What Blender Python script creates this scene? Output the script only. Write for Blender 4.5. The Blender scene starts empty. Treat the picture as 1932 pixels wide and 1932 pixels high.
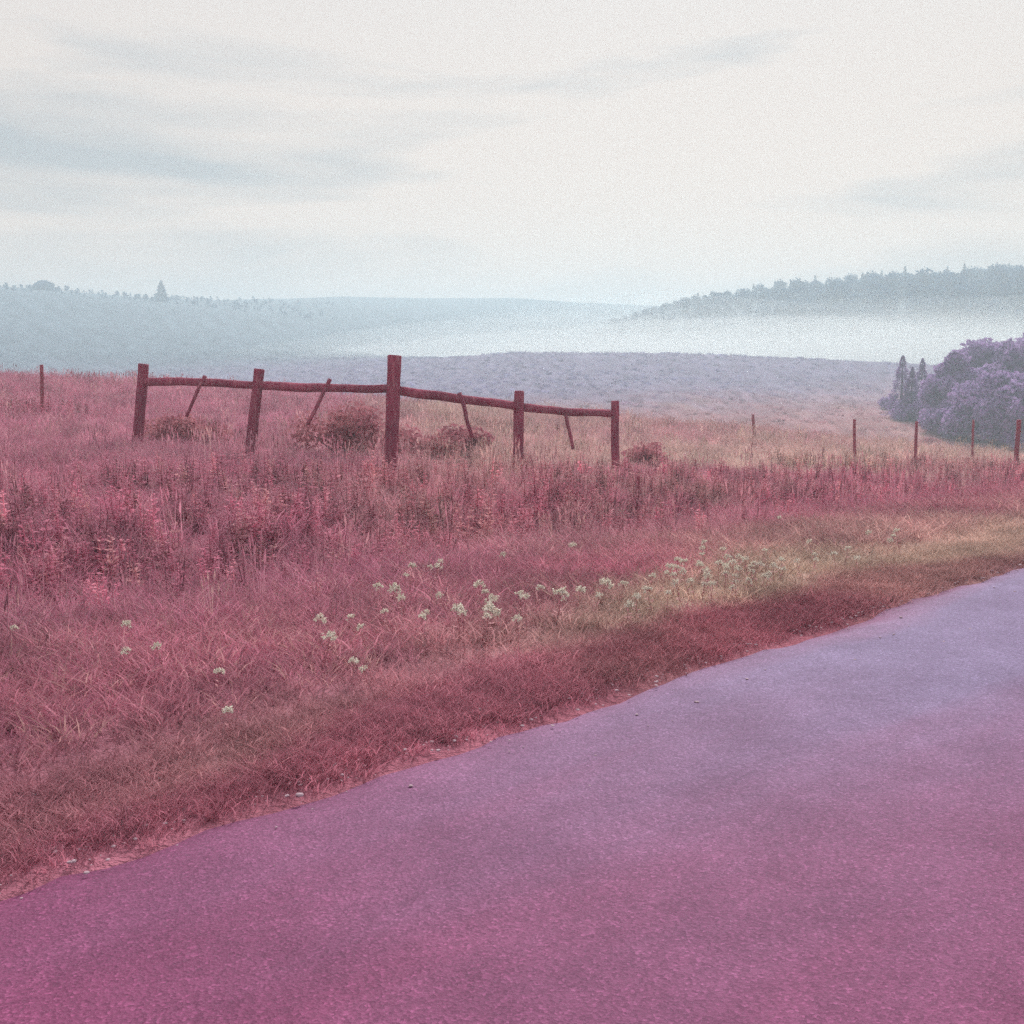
import bpy, math, random
import numpy as np
from mathutils import Vector, Matrix

random.seed(7)
rng = np.random.default_rng(7)
R = math.radians
scene = bpy.context.scene
col = scene.collection

# ------------------------------------------------------------------ camera, sky, sun, exposure
F = 2072.0 / 1932.0
PITCH = R(8.7)
CAM = np.array([0.0, 0.0, 1.6])
cam_data = bpy.data.cameras.new('camera')
cam_data.sensor_width = 36.0
cam_data.lens = 36.0 * F
cam_data.clip_start = 0.05
cam_data.clip_end = 20000
cam = bpy.data.objects.new('camera', cam_data)
cam.location = CAM
cam.rotation_euler = (R(90) - PITCH, 0, 0)
col.objects.link(cam)
scene.camera = cam

SUN_EL, SUN_AZ = R(42), R(10)          # ahead of the camera, a little to the right, behind thin cloud
world = bpy.data.worlds.new('World')
scene.world = world
world.use_nodes = True
wn, wl = world.node_tree.nodes, world.node_tree.links
wn.clear()
w_out = wn.new('ShaderNodeOutputWorld')
w_bg = wn.new('ShaderNodeBackground')
w_sky = wn.new('ShaderNodeTexSky')
w_sky.sky_type = 'NISHITA'
w_sky.sun_disc = False
w_sky.sun_elevation = SUN_EL
w_sky.sun_rotation = SUN_AZ
w_sky.air_density = 1.0
w_sky.dust_density = 2.0
w_tc = wn.new('ShaderNodeTexCoord')
w_map = wn.new('ShaderNodeMapping')
w_map.inputs['Rotation'].default_value = (0, R(-5), 0)
w_map.inputs['Scale'].default_value = (1.5, 1.5, 8.0)
w_map.inputs['Location'].default_value = (18.4739, 18.9654, 1.58)
w_noise = wn.new('ShaderNodeTexNoise')
w_noise.inputs['Scale'].default_value = 1.35
w_noise.inputs['Detail'].default_value = 5
w_noise.inputs['Roughness'].default_value = 0.5
w_noise.inputs['Distortion'].default_value = 0.35
w_ramp = wn.new('ShaderNodeValToRGB')
w_ramp.color_ramp.elements[0].position = 0.36
w_ramp.color_ramp.elements[0].color = (2.35, 2.52, 2.58, 1)   # thicker, bluer cloud
w_ramp.color_ramp.elements[1].position = 0.52
w_ramp.color_ramp.elements[1].color = (4.10, 3.63, 3.24, 1)   # thin cream cloud, before the 0.1 strength
w_sep = wn.new('ShaderNodeSeparateXYZ'); wl.new(w_tc.outputs['Generated'], w_sep.inputs[0])
w_el = wn.new('ShaderNodeValToRGB')                   # thin cloud: warm near the horizon, neutral above
w_el.color_ramp.elements[0].position = 0.02; w_el.color_ramp.elements[0].color = (1.06, 0.99, 0.93, 1)
w_el.color_ramp.elements[1].position = 0.30; w_el.color_ramp.elements[1].color = (0.93, 0.975, 1.04, 1)
wl.new(w_sep.outputs['Z'], w_el.inputs['Fac'])
w_mul = wn.new('ShaderNodeMix'); w_mul.data_type = 'RGBA'; w_mul.blend_type = 'MULTIPLY'; w_mul.inputs[0].default_value = 1.0
wl.new(w_ramp.outputs['Color'], w_mul.inputs[6]); wl.new(w_el.outputs['Color'], w_mul.inputs[7])
w_mix = wn.new('ShaderNodeMix'); w_mix.data_type = 'RGBA'
wl.new(w_tc.outputs['Generated'], w_map.inputs['Vector'])
wl.new(w_map.outputs['Vector'], w_noise.inputs['Vector'])
wl.new(w_noise.outputs['Fac'], w_ramp.inputs['Fac'])
w_mix.inputs[0].default_value = 0.985
wl.new(w_sky.outputs['Color'], w_mix.inputs[6])
wl.new(w_mul.outputs[2], w_mix.inputs[7])
wl.new(w_mix.outputs[2], w_bg.inputs['Color'])
w_bg.inputs['Strength'].default_value = 0.1
wl.new(w_bg.outputs[0], w_out.inputs['Surface'])

sun_data = bpy.data.lights.new('sun', 'SUN')
sun_data.energy = 2.0
sun_data.angle = R(12)
sun_data.color = (1.0, 0.95, 0.88)
sun = bpy.data.objects.new('sun', sun_data)
sd = Vector((math.sin(SUN_AZ) * math.cos(SUN_EL), math.cos(SUN_AZ) * math.cos(SUN_EL), math.sin(SUN_EL)))
sun.rotation_euler = sd.to_track_quat('Z', 'Y').to_euler()
sun.location = (0, 0, 60)
col.objects.link(sun)

scene.view_settings.view_transform = 'Standard'
scene.view_settings.look = 'None'
scene.view_settings.exposure = 1.0
scene.view_settings.gamma = 1.0
scene.view_settings.use_curve_mapping = False
scene.render.engine = 'CYCLES'
scene.cycles.max_bounces = 4
scene.cycles.diffuse_bounces = 2
scene.cycles.glossy_bounces = 2
scene.cycles.volume_bounces = 1
scene.cycles.adaptive_threshold = 0.04
scene.cycles.use_denoising = False
scene.render.filter_size = 3.3

# ------------------------------------------------------------------ helpers
def sm(a, b, v):
    t = np.clip((v - a) / (b - a), 0, 1)
    return t * t * (3 - 2 * t)

def hashnoise(x, y, seed=0):
    """smooth value noise, numpy"""
    xi, yi = np.floor(x), np.floor(y)
    xf, yf = x - xi, y - yi
    def h(a, b):
        v = np.sin(a * 127.1 + b * 311.7 + seed * 74.7) * 43758.5453
        return v - np.floor(v)
    u, v = xf * xf * (3 - 2 * xf), yf * yf * (3 - 2 * yf)
    return (h(xi, yi) * (1 - u) + h(xi + 1, yi) * u) * (1 - v) + (h(xi, yi + 1) * (1 - u) + h(xi + 1, yi + 1) * u) * v - 0.5

RD = np.array([0.737, 0.676])          # road direction
RN = np.array([-0.676, 0.737])         # normal, towards the field
S0 = 4.7 * RN[1]                       # road edge lies at s = 0
def road_st(x, y):
    return x * RN[0] + y * RN[1] - S0, x * RD[0] + y * RD[1]

def H(x, y):
    """terrain height in metres; the camera stands on the road at the origin"""
    x = np.asarray(x, float); y = np.asarray(y, float)
    r = np.sqrt(x * x + y * y) + 1e-6
    u = np.clip(x / r, -0.62, 0.62)
    yy = np.abs(y)
    # pasture up to its brow
    A = np.interp(r, [0, 8, 17, 26, 40, 60], [-0.05, -0.2, -0.42, -0.6, -0.78, -1.5])
    B = np.interp(r, [0, 8, 17, 26, 40, 60], [0, -0.03, -0.067, -0.076, -0.083, -0.09])
    near = A + B * np.clip(x, -32, 32)
    # beyond the brow: a dip, a long slope, a misty valley and wooded ridges
    us = [-0.62, -0.43, -0.30, -0.15, 0.0, 0.15, 0.32, 0.43, 0.62]
    prof = {
        65:  [-2.0, -2.3, -2.8, -3.0, -3.2, -3.7, -5.0, -5.6, -6.2],
        100: [-3.0, -3.2, -2.8, -2.2, -1.7, -2.2, -3.6, -4.3, -4.7],
        150: [-4.5, -4.5, -3.6, -1.6, 0.60, 0.3, -1.3, -2.2, -2.8],
        175: [-2.9, -3.1, -2.2, -0.9, -0.4, -0.8, -2.6, -3.4, -4.0],
        205: [1.5, 0.8, 0.4, 0.0, -3.0, -6, -6, -6, -6],
        245: [7.6, 6.6, 5.0, 2.0, 0, 9.0, 10.6, 11.4, 12.0],
        300: [15.6, 14.6, 12.0, 6.5, 2, 10.5, 12.4, 13.6, 14.4],
        350: [18.0, 17.6, 15.6, 13, 8, 10.5, 11, 11, 12],
        460: [8, 10, 17, 20.5, 20.0, 17, 12, 8, 8],
        640: [-8] * 9,
    }
    ks = sorted(prof)
    cols = np.stack([np.interp(u, us, prof[k]) for k in ks], 0)
    far = np.empty_like(r)
    idx = np.clip(np.searchsorted(ks, r) - 1, 0, len(ks) - 2)
    k = np.array(ks, float)
    t = np.clip((r - k[idx]) / (k[idx + 1] - k[idx]), 0, 1)
    t = t * t * (3 - 2 * t) * 0.6 + t * 0.4
    flat = cols.reshape(len(ks), -1)
    ii = idx.ravel(); jj = np.arange(ii.size)
    far = (flat[ii, jj].reshape(r.shape)) * (1 - t) + flat[ii + 1, jj].reshape(r.shape) * t
    w = sm(38, 66, r)
    z = near * (1 - w) + far * w
    z = z + hashnoise(x * 0.35, y * 0.35, 1) * 0.10 * sm(6, 14, r) + hashnoise(x * 1.3, y * 1.3, 2) * 0.06 * (1 - sm(60, 90, r))
    z = z + hashnoise(x * 0.05, y * 0.05, 3) * 0.45 * sm(24, 60, r) + hashnoise(x * 0.03, y * 0.03, 4) * 1.4 * sm(80, 150, r)
    s, tt = road_st(x, y)
    ditch = -0.22 * np.exp(-((s - 4.2) / 1.3) ** 2) + 0.10 * np.exp(-((s - 7.0) / 1.6) ** 2)
    z = z + ditch * (1 - sm(25, 50, np.abs(tt)))
    rz = road_z(tt)
    wr = sm(0.6, 5.0, np.maximum(s, -7.2 - s))
    z = (rz + 0.035 * sm(-0.15, 0.5, np.maximum(s, -7.2 - s)) - 0.06 * (1 - sm(-0.5, 0.0, np.maximum(s, -7.2 - s)))) * (1 - wr) + z * wr
    return z

def road_z(t):
    return -0.012 * np.maximum(np.abs(t) - 8, 0)

def ray(px, py):
    """pixel of the 1932 px wide view -> direction in the world"""
    a, b = (px - 966) / 2072.0, (966 - py) / 2072.0
    return np.array([a, math.cos(PITCH) + b * math.sin(PITCH), b * math.cos(PITCH) - math.sin(PITCH)])

def hit(px, py, h=0.0, start=2.0, end=200.0):
    """where the view ray meets the terrain raised by h"""
    d = ray(px, py)
    ts = np.concatenate([np.arange(start, 50, 0.03), np.arange(50, end, 0.3)])
    p = CAM + ts[:, None] * d
    below = np.nonzero(p[:, 2] <= H(p[:, 0], p[:, 1]) + h)[0]
    i = below[0] if len(below) else len(ts) - 1
    return p[i]

def link(o, parent=None):
    col.objects.link(o)
    if parent is not None:
        o.parent = parent
    return o

def mesh_obj(name, verts, faces, mat, parent=None, smooth=True):
    me = bpy.data.meshes.new(name)
    if isinstance(faces, np.ndarray):
        faces = faces.tolist()
    me.from_pydata(np.asarray(verts, float).tolist(), [], faces)
    if smooth:
        me.polygons.foreach_set('use_smooth', [True] * len(me.polygons))
    me.materials.append(mat)
    me.update()
    return link(bpy.data.objects.new(name, me), parent)

def empty(name, loc, rz=0.0):
    o = bpy.data.objects.new(name, None)
    o.empty_display_size = 0.2
    o.location = loc
    o.rotation_euler = (0, 0, rz)
    return link(o)

def tag(o, label=None, cat=None, group=None, kind=None):
    if label: o['label'] = label
    if cat: o['category'] = cat
    if group: o['group'] = group
    if kind: o['kind'] = kind
    return o

# ------------------------------------------------------------------ materials
def new_mat(name):
    m = bpy.data.materials.new(name)
    m.use_nodes = True
    nt = m.node_tree
    nt.nodes.clear()
    return m, nt, nt.nodes, nt.links

def ramp(nodes, stops):
    n = nodes.new('ShaderNodeValToRGB')
    els = n.color_ramp.elements
    while len(els) < len(stops):
        els.new(0.5)
    for e, (p, c) in zip(els, stops):
        e.position = p
        e.color = (*c, 1) if len(c) == 3 else c
    return n

def noise(nodes, links, vec, scale, detail=3, rough=0.55, dist=0.0):
    n = nodes.new('ShaderNodeTexNoise')
    n.inputs['Scale'].default_value = scale
    n.inputs['Detail'].default_value = detail
    n.inputs['Roughness'].default_value = rough
    n.inputs['Distortion'].default_value = dist
    if vec is not None:
        links.new(vec, n.inputs['Vector'])
    return n

def mixc(nodes, links, fac, a, b, mode='MIX'):
    n = nodes.new('ShaderNodeMix'); n.data_type = 'RGBA'; n.blend_type = mode
    for sock, v in ((n.inputs[0], fac), (n.inputs[6], a), (n.inputs[7], b)):
        if isinstance(v, (int, float)): sock.default_value = v
        elif isinstance(v, tuple): sock.default_value = (*v, 1)
        else: links.new(v, sock)
    return n.outputs[2]

def math_n(nodes, links, op, a, b=None, c=None, clamp=False):
    n = nodes.new('ShaderNodeMath'); n.operation = op; n.use_clamp = clamp
    for i, v in enumerate((a, b, c)):
        if v is None: continue
        if isinstance(v, (int, float)): n.inputs[i].default_value = v
        else: links.new(v, n.inputs[i])
    return n.outputs[0]

def dot_s(nodes, links, pos, vec, off):
    n = nodes.new('ShaderNodeVectorMath'); n.operation = 'DOT_PRODUCT'
    links.new(pos, n.inputs[0]); n.inputs[1].default_value = vec
    return math_n(nodes, links, 'ADD', n.outputs['Value'], off)

HILL = np.array((0.270, 0.250, 0.360))           # hill pasture with grey-lilac haze painted into its colour
FAR_HILL = np.array((0.165, 0.225, 0.270))       # far hill grass with the haze's blue-green painted in
TAN = np.array((0.600, 0.425, 0.365))
EDGE = np.array((0.385, 0.135, 0.180))  # dark edge soil with the shade of the grassy lip painted in
CRIMSON = np.array((0.460, 0.165, 0.228))
MAUVE = np.array((0.455, 0.178, 0.248))
ROSE = np.array((0.510, 0.270, 0.290))

def fbm(x, y, sc, seed, oct=4):
    v, a = 0, 1.0
    for k in range(oct):
        v = v + a * hashnoise(x * sc + 17.3 * k, y * sc - 9.1 * k, seed + k)
        sc, a = sc * 2.03, a * 0.55
    return v

def field_rgb(x, y):
    """plant colours with painted shade, cast and haze: belts along the road, patches in the pasture"""
    s, t = road_st(x, y)
    w = fbm(x, y, 0.42, 31)
    s2 = s + w * np.interp(s, [0, 0.8, 2, 6, 40], [0.50, 0.75, 1.5, 4.5, 9.0])
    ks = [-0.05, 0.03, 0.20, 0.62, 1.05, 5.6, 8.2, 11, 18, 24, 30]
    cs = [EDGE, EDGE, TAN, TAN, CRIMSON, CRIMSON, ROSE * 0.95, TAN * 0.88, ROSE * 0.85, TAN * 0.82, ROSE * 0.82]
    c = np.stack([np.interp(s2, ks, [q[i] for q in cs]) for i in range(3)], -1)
    def mix(c, f, col_):
        return c * (1 - f[..., None]) + col_ * f[..., None]
    c = mix(c, 0.45 * sm(0.02, 0.35, fbm(x, y, 0.21, 51)), ROSE)
    c = mix(c, 0.35 * sm(0.08, 0.40, fbm(x, y, 0.33, 71)), TAN * 0.96)
    # magenta light-leak cast painted into the plants on the western side
    c = mix(c, 0.92 * sm(2.0, -1.4, x + 0.12 * np.maximum(y, 0) + fbm(x, y, 0.3, 91) * 2.2) * (1 - sm(40, 60, s)), MAUVE)
    c = mix(c, sm(34, 62, s + w * 6), HILL)
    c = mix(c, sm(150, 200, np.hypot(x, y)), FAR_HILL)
    return np.clip(c * (1 + 0.45 * fbm(x, y, 1.7, 111, 3))[..., None], 0.02, 0.9)

def plant_rgb(x, y, jitter=0.22):
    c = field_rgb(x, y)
    n_ = len(x)
    other = np.array([TAN, CRIMSON, MAUVE, ROSE, TAN * 1.15])[rng.integers(0, 5, n_)]
    far = sm(34, 60, road_st(x, y)[0])
    f = (0.45 * rng.random(n_) ** 2 * (1 - far) * sm(0.3, 1.0, road_st(x, y)[0]))[:, None]
    c = c * (1 - f) + other * f
    return np.clip(c * (1 + jitter * rng.normal(size=n_))[:, None].clip(0.5, 1.6), 0.02, 0.95)

def ground_material():
    m, nt, n, l = new_mat('pasture_ground')
    at = n.new('ShaderNodeAttribute'); at.attribute_name = 'tint'
    g = n.new('ShaderNodeNewGeometry')
    out = n.new('ShaderNodeOutputMaterial'); b = n.new('ShaderNodeBsdfPrincipled')
    no = noise(n, l, g.outputs['Position'], 5.0, 5, 0.75).outputs['Fac']
    rp = ramp(n, [(0.3, (0.58, 0.55, 0.58)), (0.7, (1.02, 1.0, 1.02))])
    l.new(no, rp.inputs['Fac'])
    l.new(mixc(n, l, 1.0, at.outputs['Color'], rp.outputs['Color'], 'MULTIPLY'), b.inputs['Base Color'])
    b.inputs['Roughness'].default_value = 0.95
    b.inputs['Specular IOR Level'].default_value = 0.05
    bump = n.new('ShaderNodeBump'); bump.inputs['Strength'].default_value = 0.8; bump.inputs['Distance'].default_value = 0.12
    l.new(no, bump.inputs['Height'])
    l.new(bump.outputs[0], b.inputs['Normal'])
    l.new(b.outputs[0], out.inputs['Surface'])
    return m

def plant_material(name, tint, translucent=0.45):
    m, nt, n, l = new_mat(name)
    at = n.new('ShaderNodeAttribute'); at.attribute_type = 'INSTANCER'; at.attribute_name = 'tint'
    c = mixc(n, l, 1.0, at.outputs['Color'], tint, 'MULTIPLY')
    out = n.new('ShaderNodeOutputMaterial')
    d = n.new('ShaderNodeBsdfDiffuse'); tr = n.new('ShaderNodeBsdfTranslucent'); mx = n.new('ShaderNodeMixShader')
    l.new(c, d.inputs['Color']); l.new(c, tr.inputs['Color'])
    mx.inputs[0].default_value = translucent
    l.new(d.outputs[0], mx.inputs[1]); l.new(tr.outputs[0], mx.inputs[2])
    l.new(mx.outputs[0], out.inputs['Surface'])
    return m

def leaf_material(name, a, b_, scale=0.8, translucent=0.25):
    m, nt, n, l = new_mat(name)
    tc = n.new('ShaderNodeTexCoord')
    rp = ramp(n, [(0.35, a), (0.65, b_)])
    l.new(noise(n, l, tc.outputs['Object'], scale, 4, 0.7).outputs['Fac'], rp.inputs['Fac'])
    out = n.new('ShaderNodeOutputMaterial')
    d = n.new('ShaderNodeBsdfDiffuse'); tr = n.new('ShaderNodeBsdfTranslucent'); mx = n.new('ShaderNodeMixShader')
    l.new(rp.outputs['Color'], d.inputs['Color']); l.new(rp.outputs['Color'], tr.inputs['Color'])
    mx.inputs[0].default_value = translucent
    l.new(d.outputs[0], mx.inputs[1]); l.new(tr.outputs[0], mx.inputs[2])
    l.new(mx.outputs[0], out.inputs['Surface'])
    return m

def wood_material():
    m, nt, n, l = new_mat('weathered_wood')
    tc = n.new('ShaderNodeTexCoord')
    mp = n.new('ShaderNodeMapping'); mp.inputs['Scale'].default_value = (9, 9, 1.1)
    l.new(tc.outputs['Object'], mp.inputs['Vector'])
    gr = noise(n, l, mp.outputs['Vector'], 3.0, 6, 0.65, 0.6).outputs['Fac']
    rp = ramp(n, [(0.28, (0.230, 0.022, 0.065)), (0.52, (0.315, 0.066, 0.118)), (0.68, (0.440, 0.165, 0.205)), (0.85, (0.520, 0.270, 0.300))])
    l.new(gr, rp.inputs['Fac'])
    bl = ramp(n, [(0.35, (0.7, 0.7, 0.72)), (0.65, (1.15, 1.15, 1.12))])
    l.new(noise(n, l, tc.outputs['Object'], 2.2, 3).outputs['Fac'], bl.inputs['Fac'])
    c = mixc(n, l, 1.0, rp.outputs['Color'], bl.outputs['Color'], 'MULTIPLY')
    out = n.new('ShaderNodeOutputMaterial'); b = n.new('ShaderNodeBsdfPrincipled')
    l.new(c, b.inputs['Base Color']); b.inputs['Roughness'].default_value = 0.9
    b.inputs['Specular IOR Level'].default_value = 0.05
    bump = n.new('ShaderNodeBump'); bump.inputs['Strength'].default_value = 0.7; bump.inputs['Distance'].default_value = 0.012
    l.new(gr, bump.inputs['Height']); l.new(bump.outputs[0], b.inputs['Normal'])
    l.new(b.outputs[0], out.inputs['Surface'])
    return m

def road_material():
    m, nt, n, l = new_mat('worn_asphalt')
    g = n.new('ShaderNodeNewGeometry'); pos = g.outputs['Position']
    s = dot_s(n, l, pos, (RN[0], RN[1], 0), -S0)
    t = dot_s(n, l, pos, (RD[0], RD[1], 0), 0)
    # coordinates stretched along the traffic
    cv = n.new('ShaderNodeCombineXYZ')
    l.new(math_n(n, l, 'MULTIPLY', t, 0.22), cv.inputs[0]); l.new(s, cv.inputs[1])
    wear = noise(n, l, cv.outputs[0], 1.1, 4, 0.6, 0.3).outputs['Fac']
    s2 = math_n(n, l, 'MULTIPLY_ADD', math_n(n, l, 'SUBTRACT', wear, 0.5), 1.4, s)
    sf = math_n(n, l, 'DIVIDE', math_n(n, l, 'MULTIPLY', s2, -1.0), 7.2, clamp=True)
    GREY = (0.195, 0.142, 0.275)       # tyre-polished stone
    MID = (0.195, 0.072, 0.165)
    TAR = (0.205, 0.045, 0.122)        # tar between the tracks
    belt = ramp(n, [(0.0, MID), (0.02, (0.225, 0.125, 0.245)), (0.06, GREY), (0.18, GREY), (0.30, MID), (0.44, TAR), (0.48, TAR), (0.58, MID), (0.68, GREY), (0.80, MID), (1.0, TAR)])
    l.new(sf, belt.inputs['Fac'])
    # the same magenta cast painted into the asphalt on the left-hand stretch
    tw = math_n(n, l, 'MULTIPLY_ADD', math_n(n, l, 'SUBTRACT', wear, 0.5), 2.5, t)
    lf = n.new('ShaderNodeMapRange'); lf.interpolation_type = 'SMOOTHSTEP'
    l.new(tw, lf.inputs['Value'])
    lf.inputs['From Min'].default_value = 5.5; lf.inputs['From Max'].default_value = 0.5
    belt_c = mixc(n, l, lf.outputs[0], belt.outputs['Color'], TAR)
    pt = ramp(n, [(0.35, (0.80, 0.76, 0.80)), (0.68, (1.14, 1.18, 1.15))])
    l.new(noise(n, l, pos, 1.7, 6, 0.65).outputs['Fac'], pt.inputs['Fac'])
    c = mixc(n, l, 1.0, belt_c, pt.outputs['Color'], 'MULTIPLY')
    vo = n.new('ShaderNodeTexVoronoi'); vo.inputs['Scale'].default_value = 130
    l.new(pos, vo.inputs['Vector'])
    st = ramp(n, [(0.0, (0.66, 0.62, 0.68)), (0.45, (0.95, 0.95, 0.95)), (0.9, (1.2, 1.2, 1.2)), (1.0, (1.7, 1.75, 1.7))])
    sep = n.new('ShaderNodeSeparateColor'); l.new(vo.outputs['Color'], sep.inputs[0]); l.new(sep.outputs[0], st.inputs['Fac'])
    c = mixc(n, l, 0.85, c, st.outputs['Color'], 'MULTIPLY')
    out = n.new('ShaderNodeOutputMaterial'); b = n.new('ShaderNodeBsdfPrincipled')
    l.new(c, b.inputs['Base Color'])
    b.inputs['Roughness'].default_value = 0.75
    b.inputs['Specular IOR Level'].default_value = 0.22
    bump = n.new('ShaderNodeBump'); bump.inputs['Strength'].default_value = 0.4; bump.inputs['Distance'].default_value = 0.004
    l.new(vo.outputs['Distance'], bump.inputs['Height'])
    l.new(bump.outputs[0], b.inputs['Normal'])
    l.new(b.outputs[0], out.inputs['Surface'])
    return m

def plain_material(name, colr, rough=0.7):
    m, nt, n, l = new_mat(name)
    tc = n.new('ShaderNodeTexCoord')
    rp = ramp(n, [(0.3, tuple(v * 0.82 for v in colr)), (0.7, tuple(min(1, v * 1.12) for v in colr))])
    l.new(noise(n, l, tc.outputs['Object'], 14, 3).outputs['Fac'], rp.inputs['Fac'])
    out = n.new('ShaderNodeOutputMaterial'); b = n.new('ShaderNodeBsdfPrincipled')
    l.new(rp.outputs['Color'], b.inputs['Base Color']); b.inputs['Roughness'].default_value = rough
    b.inputs['Specular IOR Level'].default_value = 0.25
    l.new(b.outputs[0], out.inputs['Surface'])
    return m

def volume_material(name, colr, density, aniso):
    m, nt, n, l = new_mat(name)
    out = n.new('ShaderNodeOutputMaterial'); v = n.new('ShaderNodeVolumePrincipled')
    v.inputs['Color'].default_value = (*colr, 1)
    v.inputs['Density'].default_value = density
    v.inputs['Anisotropy'].default_value = aniso
    l.new(v.outputs[0], out.inputs['Volume'])
    return m

M_GROUND = ground_material()
M_GRASS = plant_material('meadow_blades', (1.12, 1.15, 1.22))
M_SHORT = plant_material('verge_blades', (1.08, 1.15, 1.12))
M_WEED = plant_material('weed_leaves', (1.16, 1.16, 1.2))
M_STRAW = plant_material('dry_straw', (1.12, 1.3, 1.25))
M_WOOD = wood_material()
M_ROAD = road_material()
M_STONE = plain_material('grit_stone', (0.42, 0.30, 0.36))
M_PETAL = plain_material('white_petals', (0.95, 0.86, 0.75), 0.6)
M_STEM = plain_material('flower_stem', (0.44, 0.17, 0.20))
M_BARK = plain_material('tree_bark', (0.10, 0.055, 0.085))
M_LEAF = leaf_material('tree_leaves', (0.350, 0.225, 0.470), (0.450, 0.310, 0.580), 0.35, 0.45)
M_NEEDLE = leaf_material('conifer_needles', (0.300, 0.190, 0.420), (0.390, 0.260, 0.510), 0.9, 0.35)
M_FOREST = leaf_material('far_foliage', (0.008, 0.085, 0.210), (0.018, 0.120, 0.270), 0.15, 0.15)  # blue of the distant haze painted into the foliage colour
M_SHRUB = leaf_material('shrub_leaves', (0.380, 0.125, 0.175), (0.560, 0.260, 0.290), 2.5, 0.4)
M_POST = plain_material('thin_post_wood', (0.30, 0.055, 0.090), 0.8)

# ------------------------------------------------------------------ ground: one sheet to the horizon
radii = [0.0]
r_ = 0.6
while r_ < 680:
    radii.append(r_)
    r_ *= 1.020 if r_ < 60 else (1.028 if r_ < 800 else 1.25)
radii = np.array(radii[1:])
az = np.concatenate([np.linspace(-40, 40, 221), np.linspace(42, 318, 93)])
azr = np.radians(az)
RR, AA = np.meshgrid(radii, azr, indexing='ij')
X, Y = RR * np.sin(AA), RR * np.cos(AA)
Z = H(X, Y)
nr, na = X.shape
V = np.stack([X.ravel(), Y.ravel(), Z.ravel()], 1)
i0 = np.arange(nr - 1)[:, None] * na
j0 = np.arange(na)[None, :]
j1 = (j0 + 1) % na
Q = np.stack([i0 + j0, i0 + na + j0, i0 + na + j1, i0 + j1], -1).reshape(-1, 4)
V = np.vstack([V, [[0, 0, float(H(np.array([0.0]), np.array([0.0]))[0])]]])
cidx = len(V) - 1
faces = Q[:, ::-1].tolist() + [[int((j + 1) % na), int(j), cidx][::-1] for j in range(na)]
ground = mesh_obj('ground', V, faces, M_GROUND)
if ground.data.polygons[na * 10].normal.z < 0:
    ground.data.flip_normals()
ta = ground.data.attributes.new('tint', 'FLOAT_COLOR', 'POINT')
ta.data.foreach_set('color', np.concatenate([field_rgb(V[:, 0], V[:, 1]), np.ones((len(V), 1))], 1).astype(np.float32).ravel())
tag(ground, kind='structure')

# road: its own sheet with a ragged edge and a slight crown
ts = np.concatenate([np.arange(-60, -8, 1.0), np.arange(-8, 20, 0.12), np.arange(20, 121, 1.5)])
cross = np.linspace(0, 1, 25)
e0 = 0.02 * np.sin(ts * 1.1) + hashnoise(ts * 0.9, ts * 0, 5) * 0.14 + hashnoise(ts * 3.7, ts * 0, 6) * 0.10 + hashnoise(ts * 9.1, ts * 0, 7) * 0.06
e1 = hashnoise(ts * 0.8, ts * 0, 8) * 0.25
Sx = e0[:, None] * (1 - cross) + (-7.2 + e1)[:, None] * cross
Tx = np.repeat(ts[:, None], len(cross), 1)
gx = (Sx + S0) * RN[0] + Tx * RD[0]
gy = (Sx + S0) * RN[1] + Tx * RD[1]
gz = road_z(Tx) + 0.010 * (1 - (2 * cross - 1) ** 2)[None, :] * 3 - 0.004
gz[:, 0] -= 0.05; gz[:, -1] -= 0.05
nv = len(cross)
ii = (np.arange(len(ts) - 1)[:, None] * nv + np.arange(nv - 1)[None, :]).ravel()
road = mesh_obj('road', np.stack([gx.ravel(), gy.ravel(), gz.ravel()], 1),
                np.stack([ii, ii + 1, ii + nv + 1, ii + nv], 1), M_ROAD)
if road.data.polygons[500].normal.z < 0:
    road.data.flip_normals()
tag(road, kind='structure')

# ------------------------------------------------------------------ tubes for posts, rails, stems and limbs
def tube(path, rad, n=12, rough=0.0, seed=0, cap=True, bevel=False, square=0.0):
    """a tapered, slightly lumpy tube along a list of points"""
    path = np.asarray(path, float); rad = np.asarray(rad, float)
    d = np.gradient(path, axis=0)
    d /= np.linalg.norm(d, axis=1)[:, None]
    ref = np.array([0.0, 1.0, 0.0]) if abs(d[0][2]) > 0.6 else np.array([0.0, 0.0, 1.0])
    a = np.cross(d, ref); a /= np.linalg.norm(a, axis=1)[:, None]
    b = np.cross(d, a)
    th = np.arange(n) * 2 * math.pi / n
    vs, fs = [], []
    for i in range(len(path)):
        k = 1 + rough * (hashnoise(np.cos(th) * 1.6 + seed * 3.1, np.sin(th) * 1.6 + i * 0.45, seed) * 1.4)
        if square:
            k = k * (1 + square * (np.cos(4 * th) * -0.5 + 0.2))
        vs.append(path[i] + (a[i][None] * np.cos(th)[:, None] + b[i][None] * np.sin(th)[:, None]) * (rad[i] * k)[:, None])
    for i in range(len(path) - 1):
        for j in range(n):
            j2 = (j + 1) % n
            fs.append([i * n + j, i * n + j2, (i + 1) * n + j2, (i + 1) * n + j])
    vs = np.vstack(vs)
    if cap:
        fs.append(list(range(n))[::-1])
        fs.append([(len(path) - 1) * n + j for j in range(n)])
    return vs, fs

def join(parts):
    V, Fc, o = [], [], 0
    for v, f in parts:
        V.append(np.asarray(v, float)); Fc += [[i + o for i in q] for q in f]; o += len(v)
    return np.vstack(V), Fc

def auto_flat_caps(o):
    for p in o.data.polygons:
        if len(p.vertices) > 4:
            p.use_smooth = False

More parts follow.
